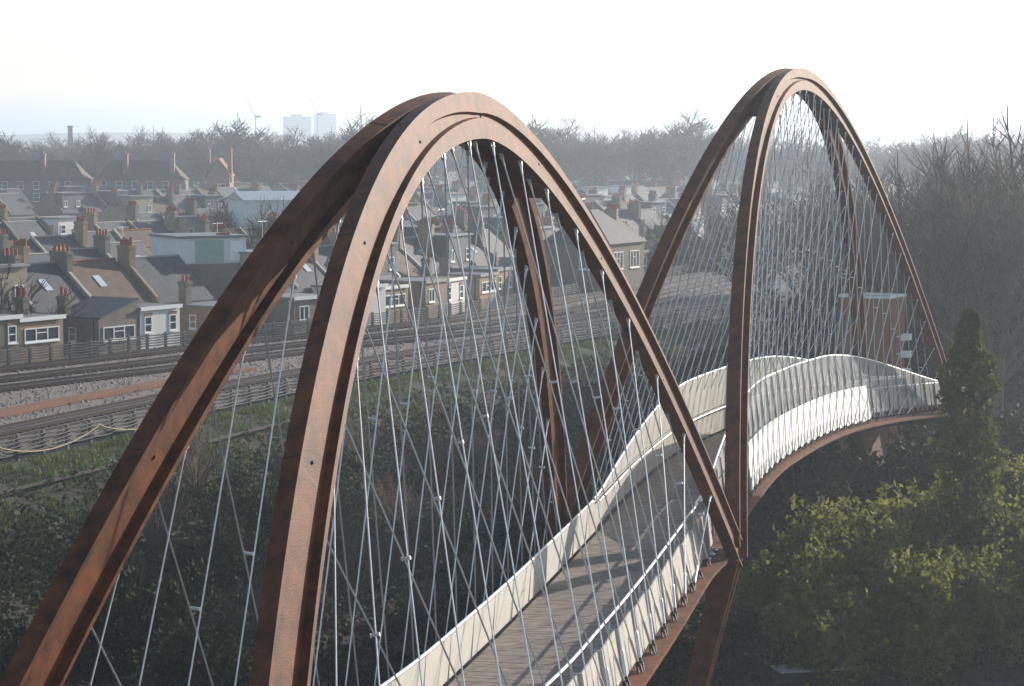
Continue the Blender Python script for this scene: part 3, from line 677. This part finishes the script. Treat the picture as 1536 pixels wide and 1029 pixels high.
MB().box(1.6, 2.8, .12, .26, 9.9, 11.7).build('loft_window', white_m, t)
t = empty('bay_house', (12.6, 262, 1), R(62)); tag(t, 'dark brick house with white bay windows left of the green tree beside the railway', 'house')
MB().box(-4.5, 4.5, 0, 8, 0, 9.4).build('wall', brick_d, t)
MB().add([(-4.8, -.3, 9.4), (4.8, -.3, 9.4), (4.8, 8.3, 9.4), (-4.8, 8.3, 9.4), (-1.0, 4, 13), (1.0, 4, 13)], [(0, 1, 5, 4), (1, 2, 5), (2, 3, 4, 5), (3, 0, 4)]).build('roof', slate, t)
for xx in (-3.4, .8): window(t, xx, -.06, 6.6, 2.4, 1.9, 'tri', 0)
window(t, -4.56, 3.6, 6.6, 2.4, 1.9, 'tri', 1); chimney(t, -3.5, 5, 9, 13.6, .8, 1.6, 4, brick_d)

# kiosk at the far end of the bridge (lift tower clad in vertical boards)
t = empty('lift_tower', (23.0, 152, .3), R(-29)); tag(t, 'rust coloured timber clad lift tower with pale roof rim beyond the bridge', 'tower')
TX, TY = 1.65, 1.3
MB().box(-TX, TX, -TY, TY, 0, 11.3).build('core', darkfit, t)
bm_ = MB().box(-.14, .14, -.03, .03, 0, 11.5).mesh('cladding_board')
for f in range(4):
    hwid, dep = ((TX, TY), (TY, TX))[f % 2]; nb = int(2 * hwid / .3); a = f * math.pi / 2
    for k in range(nb):
        o = link('cladding_board', bm_, timber_m, t); u = -hwid + (k + .5) * 2 * hwid / nb
        o.location = (u * math.cos(a) + (dep + .05) * math.sin(a), u * math.sin(a) - (dep + .05) * math.cos(a), .015 * (k % 2)); o.rotation_euler = (0, 0, a)
rim = MB()
for a0 in ((-TX - .12, TX + .12, -TY - .12, -TY - .02), (-TX - .12, TX + .12, TY + .02, TY + .12), (-TX - .12, -TX - .02, -TY - .02, TY + .02), (TX + .02, TX + .12, -TY - .02, TY + .02)): rim.box(*a0, 11.53, 11.68)
rim.build('roof_rim', steel, t); MB().box(-TX, TX, -TY, TY, 11.3, 11.4).build('roof', felt, t)
for z in (9.0, 7.9, 6.8):
    o = MB().box(1.72, 2.2, -.2, .0, z, z + .1).box(2.1, 2.6, -.4, .2, z - .15, z + .25).build('floodlight', white_m, t)
# cabinet low on the right
t = empty('equipment_cabinet', (11.9, 93.5, .3), R(14)); tag(t, 'dark trackside cabinet with a pale flat top at the bottom of the picture', 'cabinet')
MB().box(-1.4, 1.4, -.5, .5, -.2, .62).build('body', darkfit, t); MB().box(-1.5, 1.5, -.6, .6, .62, .70).build('top', concrete, t)

# ------------------------------------------------------------------ vegetation
def branch_tree(seed, h, spread, levels=5, rmin=.03, r0=None, trunk_frac=.28, upright=.5):
    r = random.Random(seed); trunk = MB(); crown = MB(); r0 = r0 or h * .018
    def grow(p, d, L, rad, lv):
        n = 3; pts = [p]; dd = d.copy()
        for i in range(n):
            dd = (dd + Vector((r.uniform(-1, 1), r.uniform(-1, 1), r.uniform(-.3, .8))) * .16).normalized(); pts.append(pts[-1] + dd * L / n)
        rr = [rad, rad * .86, rad * .74, rad * .6]
        if lv == 0: trunk.tube(pts, rr, 6, False)
        elif lv <= 2: crown.tube(pts, rr, 4 if lv < 2 else 3, False)
        else: crown.tube([pts[0], pts[2], pts[3]], [max(rad, rmin), max(rad * .8, rmin * .85), rmin * .6], 3, False)
        if lv >= levels: return
        nb = {0: 5, 1: 4, 2: 4, 3: 4, 4: 3}.get(lv, 3)
        for b in range(nb):
            f = r.uniform(.35, 1.0) if lv else r.uniform(.55, 1.0); base = pts[0].lerp(pts[-1], f) if f < .99 else pts[-1]
            k = min(n - 1, int(f * n)); base = pts[k].lerp(pts[k + 1], f * n - k)
            ax = Vector((r.uniform(-1, 1), r.uniform(-1, 1), r.uniform(-.2, .4))).normalized()
            nd = (dd * (1.0 if lv else .8) + ax * spread + Vector((0, 0, upright * .35))).normalized()
            grow(base, nd, L * r.uniform(.55, .8), rad * .52, lv + 1)
        grow(pts[-1], dd, L * .7, rad * .6, lv + 1)
    grow(Vector((0, 0, -.3)), Vector((0, 0, 1)), h * trunk_frac, r0, 0)
    return trunk.mesh('trunk'), crown.mesh('crown')
TREES = [branch_tree(3, 18, 1.2, trunk_frac=.22, upright=.3), branch_tree(8, 20, 1.05, trunk_frac=.24, upright=.5), branch_tree(21, 17, 1.35, trunk_frac=.2, upright=.25)]
def top_of(me):
    a = np.empty(len(me.vertices) * 3, np.float32); me.vertices.foreach_get('co', a); return a.reshape(-1, 3)[:, 2].max()
TREES += [branch_tree(33, 18, 1.1, rmin=.017, levels=4, upright=.4), branch_tree(34, 20, 1.0, rmin=.017, levels=5, upright=.5), branch_tree(35, 17, 1.2, rmin=.02, levels=4, upright=.3)]
THT = [top_of(t_[1]) for t_ in TREES]
def bare_tree(x, y, ztop, k, zg=1.0, wide=1.0):
    e = empty('bare_tree', (x, y, zg), rng.uniform(0, 6.28)); s_ = (ztop - zg) / THT[k]; e.scale = (s_ * wide, s_ * wide, s_)
    link('trunk', TREES[k][0], bark, e); link('crown', TREES[k][1], bark, e); return e
# trees along the skyline: (pixel x, pixel y of the top, distance)
sky = [(20, 205, 520), (70, 212, 600), (130, 200, 560), (165, 198, 430), (205, 186, 470), (240, 190, 520), (285, 180, 480), (318, 184, 460), (350, 168, 440), (372, 182, 500), (420, 196, 560), (455, 205, 420), (490, 190, 470), (520, 176, 430), (556, 160, 400), (590, 166, 450), (470, 200, 600),
       (640, 190, 600), (700, 190, 560), (760, 180, 520), (790, 170, 430), (822, 174, 460), (850, 172, 420), (885, 188, 480), (920, 192, 520), (950, 190, 450), (985, 182, 520), (1015, 162, 400), (1040, 166, 440), (1075, 192, 520), (1110, 196, 480), (1150, 200, 450), (1190, 205, 420), (1230, 208, 460), (1270, 205, 400), (1305, 210, 480), (1345, 200, 430), (1390, 195, 470), (1440, 188, 500), (1490, 185, 450), (1525, 180, 480)]
sky += [(q * 41 + rng.uniform(-15, 15), rng.uniform(182, 203), rng.uniform(400, 620)) for q in range(38)]
lst = []
for k, (xx, yy, d) in enumerate(sky):
    d *= 1.5
    lst.append(bare_tree((xx - 768) / FPX * d, d, HC + (HORY - yy) / FPX * d, k % 3, 1.0, 1.15 + .4 * rng.random()))
number(lst, 'large bare tree on the hazy skyline, %s from the left', 'tree', 'bare skyline trees')
lst = []
for k, (xx, yy, d) in enumerate([(420, 285, 235), (408, 290, 245), (15, 370, 190), (330, 290, 330), (1160, 250, 240), (1210, 225, 225), (1240, 245, 260), (1130, 300, 250), (1060, 300, 300), (1010, 310, 310)]):
    lst.append(bare_tree((xx - 768) / FPX * d, d, HC + (HORY - yy) / FPX * d, 3 + (k + 1) % 3, 1.0, 1.05))
number(lst, 'bare tree standing among the houses or beside the railway, %s from the left', 'tree', 'bare trees among the roofs')
# near right trees, taller, partly clad in ivy
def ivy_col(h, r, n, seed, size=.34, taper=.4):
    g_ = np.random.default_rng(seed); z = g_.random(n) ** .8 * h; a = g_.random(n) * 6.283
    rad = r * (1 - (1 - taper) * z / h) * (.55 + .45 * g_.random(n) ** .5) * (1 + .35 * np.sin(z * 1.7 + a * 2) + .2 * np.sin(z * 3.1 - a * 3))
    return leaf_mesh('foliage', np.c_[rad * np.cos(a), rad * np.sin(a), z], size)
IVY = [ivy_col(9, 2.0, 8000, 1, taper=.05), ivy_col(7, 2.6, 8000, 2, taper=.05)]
lst = []
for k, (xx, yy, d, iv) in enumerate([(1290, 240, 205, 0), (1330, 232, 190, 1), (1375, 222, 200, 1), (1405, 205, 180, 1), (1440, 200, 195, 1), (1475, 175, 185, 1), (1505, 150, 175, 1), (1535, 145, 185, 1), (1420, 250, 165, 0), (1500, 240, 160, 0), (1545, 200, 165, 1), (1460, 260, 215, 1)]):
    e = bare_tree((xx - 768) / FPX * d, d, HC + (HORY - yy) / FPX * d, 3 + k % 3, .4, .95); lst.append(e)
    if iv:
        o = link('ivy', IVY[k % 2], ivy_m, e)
number(lst, 'tall bare tree in the wood right of the far arch, %s from the left', 'tree', 'trees in the right hand wood')
# columnar evergreen
e = empty('columnar_evergreen', (20.0, 104, .3)); tag(e, 'slender columnar evergreen tree in front of the far end of the bridge', 'tree')
n = 16000; z = nrg.random(n) ** .85 * 13.9; a = nrg.random(n) * 6.283
prof = np.interp(z, [0, 2, 5, 9, 12, 13.2, 13.9], [.9, 1.35, 1.45, 1.15, .85, .5, .12])
rad = prof * (.45 + .55 * nrg.random(n) ** .45) * (1 + .3 * np.sin(z * 1.9 + 2 * a) + .25 * np.sin(z * 4.3 - 3 * a))
link('crown', leaf_mesh('crown', np.c_[rad * np.cos(a), rad * np.sin(a), z + .3], .2), ever_m, e)
MB().tube([(0, 0, -.3), (0, 0, 7), (.1, 0, 13)], [.22, .15, .04], 7).build('trunk', bark, e)
# shrubs
def shrub_mesh(seed, n, r, h, size):
    g_ = np.random.default_rng(seed); nl = 26
    c = np.c_[g_.normal(size=(nl, 2)) * r * .48, g_.random(nl) * h * .75 + h * .12]; rr = r * (.22 + .22 * g_.random(nl))
    k = g_.integers(0, nl, n); d = g_.normal(size=(n, 3)); d /= np.linalg.norm(d, axis=1)[:, None]
    P = c[k] + d * (rr[k] * (.55 + .45 * g_.random(n) ** .4) * (1 + .35 * g_.normal(size=n) * (g_.random(n) < .3)))[:, None]
    sh = []
    for q in range(60):      # ragged shoots
        j = g_.integers(0, nl); dv = g_.normal(size=3) * .6 + np.array((0, 0, 1.0)); dv /= np.linalg.norm(dv); L = rr[j] * 1.0 + .3 + .9 * g_.random()
        tt = g_.random(26)[:, None]; sh.append(c[j] + dv * (rr[j] * .7 + (L - rr[j] * .5) * tt) + g_.normal(size=(26, 3)) * .09)
    P = np.vstack([P] + sh); P[:, 2] = np.abs(P[:, 2]); return leaf_mesh('foliage', P, size, .75)
SH = [shrub_mesh(5, 9000, 3.0, 4.4, .25), shrub_mesh(6, 9000, 3.2, 3.8, .23), shrub_mesh(9, 9000, 2.8, 4.8, .26)]
SHD = [shrub_mesh(15, 9000, 3.0, 3.6, .22), shrub_mesh(16, 9000, 3.0, 3.0, .22)]
stems = MB()
for k in range(14):
    a = rng.uniform(0, 6.28); q = rng.uniform(.6, 2.2); stems.tube([(0, 0, 0), (q * .5 * math.cos(a), q * .5 * math.sin(a), 2), (q * math.cos(a), q * math.sin(a), rng.uniform(3.0, 4.6))], [.04, .025, .01], 4)
stems = stems.mesh('stems')
def hz(x, y): return float(height(np.array([[x]]), np.array([[y]]))[0, 0])
def shrub(x, y, me, m, s_, name='shrub'):
    e = empty(name, (x, y, hz(x, y) - .1), rng.uniform(0, 6.28)); e.scale = (s_, s_, s_ * rng.uniform(.9, 1.15)); link('foliage', me, m, e); link('stems', stems, bark, e); return e
lst = []
for k, (x, y) in enumerate([(12.5, 100), (15.5, 98), (18.5, 103), (21.8, 106), (25.2, 107), (28.5, 105), (16.5, 106), (20, 110), (24.5, 112.5), (28.5, 111), (13.5, 95), (17.5, 96), (21, 99), (24.5, 100), (27.5, 99), (32, 112), (31, 106), (14.3, 103), (19, 100.5), (23, 103), (26.8, 103), (29.8, 101.5), (22.5, 108.5), (26.8, 110), (18, 107.5)]):
    lst.append(shrub(x, y, SH[k % 3], hedge_m, rng.uniform(.75, 1.02)))
number(lst, 'dense leafy shrub in the sunlit thicket right of the bridge, %s from the left', 'shrub', 'shrubs in the thicket right of the bridge')
lst = []
for k in range(34):
    x, y = rng.uniform(-24, 6), rng.uniform(84, 150)
    dN = sdist(NEARL, np.array([x]), np.array([y]))[0]
    if dN < 12.5 or dN > 44: continue
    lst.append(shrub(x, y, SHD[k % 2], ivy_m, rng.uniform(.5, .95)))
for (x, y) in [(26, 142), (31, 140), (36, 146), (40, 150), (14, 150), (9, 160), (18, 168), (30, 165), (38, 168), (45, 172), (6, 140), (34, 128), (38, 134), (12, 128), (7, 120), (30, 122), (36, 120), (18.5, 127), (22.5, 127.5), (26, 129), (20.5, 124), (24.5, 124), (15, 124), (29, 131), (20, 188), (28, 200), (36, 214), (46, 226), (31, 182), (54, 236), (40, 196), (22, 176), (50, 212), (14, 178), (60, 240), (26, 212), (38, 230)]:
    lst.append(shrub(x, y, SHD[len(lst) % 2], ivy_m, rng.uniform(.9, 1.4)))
number(lst, 'dark ivy covered bush on the shaded bank below the railway, %s from the left', 'bush', 'dark bushes on the shaded bank')
# bare pale-stemmed shrubs
bs = MB()
for k in range(60):
    a = rng.uniform(0, 6.28); q = rng.uniform(.5, 2.0); hh = rng.uniform(2.2, 4.2); m_ = Vector((q * .35 * math.cos(a), q * .35 * math.sin(a), hh * .5)); e_ = Vector((q * math.cos(a), q * math.sin(a), hh))
    bs.tube([(0, 0, 0), m_, e_], [.03, .022, .01], 3, False)
    for j in range(4): f = rng.uniform(.4, .95); b0 = m_.lerp(e_, f); bs.tube([b0, b0 + Vector((rng.uniform(-.5, .5), rng.uniform(-.5, .5), rng.uniform(.3, .8)))], [.014, .007], 3, False)
bs = bs.mesh('stems'); lst = []
for (x, y) in [(-11, 99), (-9, 104), (-7.2, 108), (-6, 112), (-14, 112), (-4, 104), (-3.5, 118), (-16.5, 124), (-1.5, 110), (-12, 128), (-9, 122), (-6, 126), (-2, 128), (1, 134), (-5, 136), (-9, 138), (-13, 118), (-17, 113), (2, 122), (4, 146), (-2, 144), (-11.5, 106), (-8, 115)]:
    e = empty('bare_shrub', (x, y, hz(x, y)), rng.uniform(0, 6.28)); link('stems', bs, bark_pale, e); q_ = rng.uniform(.5, 1.05); e.scale = (q_ * 1.2, q_ * 1.2, q_); lst.append(e)
number(lst, 'leafless pale stemmed shrub behind the near arch, %s from the left', 'shrub', 'leafless shrubs on the bank')
e = empty('garden_evergreen', (21, 300, 1)); tag(e, 'rounded dark green tree beside the railway between the two arches', 'tree')
link('crown', shrub_mesh(31, 9000, 5.0, 8.5, .5), ever_m, e); link('trunk', MB().tube([(0, 0, 0), (0, 0, 5)], [.3, .15], 7).mesh('trunk'), bark, e)
# ground cover on the bank
def cover(name, n, x0, x1, y0, y1, d0, d1, size, hmax, m, zoff=0.0, keep=1.0):
    X = nrg.uniform(x0, x1, n); Y = nrg.uniform(y0, y1, n); d = sdist(NEARL, X, Y); ok = (d > d0) & (d < d1) & (nrg.random(n) < keep)
    X, Y = X[ok], Y[ok]; Z = height(X, Y) + zoff + np.maximum(0, .5 + lump(X, Y, 1.0)) * hmax * nrg.random(len(X)) ** .5
    return link(name, leaf_mesh(name, np.c_[X, Y, Z], size), m)
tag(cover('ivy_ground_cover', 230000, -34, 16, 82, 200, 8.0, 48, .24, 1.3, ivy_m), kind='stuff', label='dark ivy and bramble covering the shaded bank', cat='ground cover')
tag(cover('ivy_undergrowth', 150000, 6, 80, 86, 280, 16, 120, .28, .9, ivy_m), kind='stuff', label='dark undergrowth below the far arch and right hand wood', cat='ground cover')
tag(cover('dry_scrub_cover', 330000, -34, 85, 95, 320, 4.5, 24, .24, .8, dry_m), kind='stuff', label='brownish dry scrub on the upper bank', cat='ground cover')
X = nrg.uniform(-45, 20, 420000); Y = nrg.uniform(70, 215, 420000); d = sdist(NEARL, X, Y); ok = (d > .9) & (d < 7.5 + np.clip((165 - Y) * .06, 0, 4) + 3 * lump(X, Y, .6)) & (lump(X, Y, .8) > -.25); X, Y, d = X[ok], Y[ok], d[ok]
n = len(X); Z = height(X, Y) - .03; a = nrg.random(n) * 6.283; wv = .045; hv = .12 + .26 * nrg.random(n)
V = np.stack([np.c_[X - wv * np.cos(a), Y - wv * np.sin(a), Z], np.c_[X + wv * np.cos(a), Y + wv * np.sin(a), Z], np.c_[X + nrg.normal(size=n) * .09, Y + nrg.normal(size=n) * .09, Z + hv]], 1).reshape(-1, 3)
gr = link('grass', np_mesh('grass', V, np.arange(3 * n).reshape(n, 3)), grass_m); tag(gr, 'bright green grass strip below the near cable posts', 'grass', kind='stuff')

# ------------------------------------------------------------------ far skyline
def block(xx0, xx1, yt, d, label, tiers=1):
    d *= 1.35; x0, x1 = (xx0 - 768) / FPX * d, (xx1 - 768) / FPX * d; zt_ = HC + (HORY - yt) / FPX * d
    t = empty('far_tower_block', ((x0 + x1) / 2, d, 1)); tag(t, label, 'building', 'far buildings in the haze'); w2 = (x1 - x0) / 2
    MB().box(-w2, w2, 0, w2 * 1.4, 0, zt_).box(-w2 * .5, w2 * .3, w2 * .3, w2, zt_, zt_ + 3).build('wall', far_m, t)
    nf = max(3, int(zt_ / 3.6))
    for f in range(nf):
        z = 2 + f * (zt_ - 2) / nf; MB().box(-w2 * .94, w2 * .94, -.25, -.02, z + .9, z + 2.3).build('window_band', far_w, t)
block(426, 468, 176, 2400, 'wide hazy office block left of the near arch')
block(472, 505, 172, 2600, 'stepped hazy block just right of the wide office block')
block(820, 858, 152, 3600, 'very faint tower block between the two arches')
block(1012, 1092, 152, 3300, 'broad faint block just left of the far arch crown')
t = empty('factory_chimney', ((108 - 768) / FPX * 1100, 1100, 1)); tag(t, 'thin hazy factory chimney stack at far left', 'chimney')
MB().tube([(0, 0, 0), (0, 0, 26)], [1.6, 1.1], 10).tube([(0, 0, 25.2), (0, 0, 26)], [1.35, 1.35], 10).build('stack', brick_d, t)
for (xx, d, hh, lab) in ((385, 2100, 46, 'faint tower crane left of the near arch'), (478, 2300, 50, 'faint tower crane above the stepped hazy block')):
    t = empty('tower_crane', ((xx - 768) / FPX * d, d, 1)); tag(t, lab, 'crane', 'tower cranes on the skyline')
    MB().box(-.45, .45, -.45, .45, 0, hh - 6).build('mast', far_w, t); MB().tube([(0, 0, hh - 8), (-9, 0, hh + 12)], [.35, .25], 5).build('jib', far_w, t); MB().box(-.5, 4.5, -.8, .8, hh - 8.5, hh - 6.5).build('counterweight', far_w, t)
# far wood and low ridge
n = 150000; Xf = nrg.uniform(-420, 420, n); Yf = 760 + nrg.random(n) * 1100; hgt = 13 + 5 * np.sin(Xf * .05 + Yf * .01) + 3 * np.sin(Xf * .17)
P = np.c_[Xf * Yf / 900, Yf, 1 + np.maximum(3, hgt) * nrg.random(n) ** .6]
fw = link('far_wood', leaf_mesh('far_wood', P, 1.0, aspect=.35), bark); tag(fw, 'hazy mass of distant bare trees along the horizon', 'wood', kind='stuff')
mb = MB(); xs = np.linspace(-3200, 3200, 80)
for i, x in enumerate(xs):
    z = 26 + 10 * math.sin(x * .0021 + 1) + 6 * math.sin(x * .007); mb.v += [(x, 3400, -2), (x, 3700, z), (x, 4600, -2)]
    if i: k = 3 * i; mb.f += [(k - 3, k, k + 1, k - 2), (k - 2, k + 1, k + 2, k - 1)]
tag(mb.build('hills', bark, None, True), kind='structure')
# ------------------------------------------------------------------ haze
hzm = bpy.data.materials.new('haze_air'); hzm.use_nodes = True; t = hzm.node_tree
for nd in list(t.nodes):
    if nd.type != 'OUTPUT_MATERIAL': t.nodes.remove(nd)
pv = t.nodes.new('ShaderNodeVolumePrincipled'); pv.inputs['Color'].default_value = (.76, .87, 1.0, 1); pv.inputs['Density'].default_value = 0.00039; pv.inputs['Anisotropy'].default_value = 0.58
t.links.new(pv.outputs[0], [q for q in t.nodes if q.type == 'OUTPUT_MATERIAL'][0].inputs['Volume'])
hzo = MB().box(-9500, 9500, -400, 16500, -2.5, 95).build('haze', hzm); tag(hzo, kind='stuff', label='pale winter haze over the whole view', cat='haze')
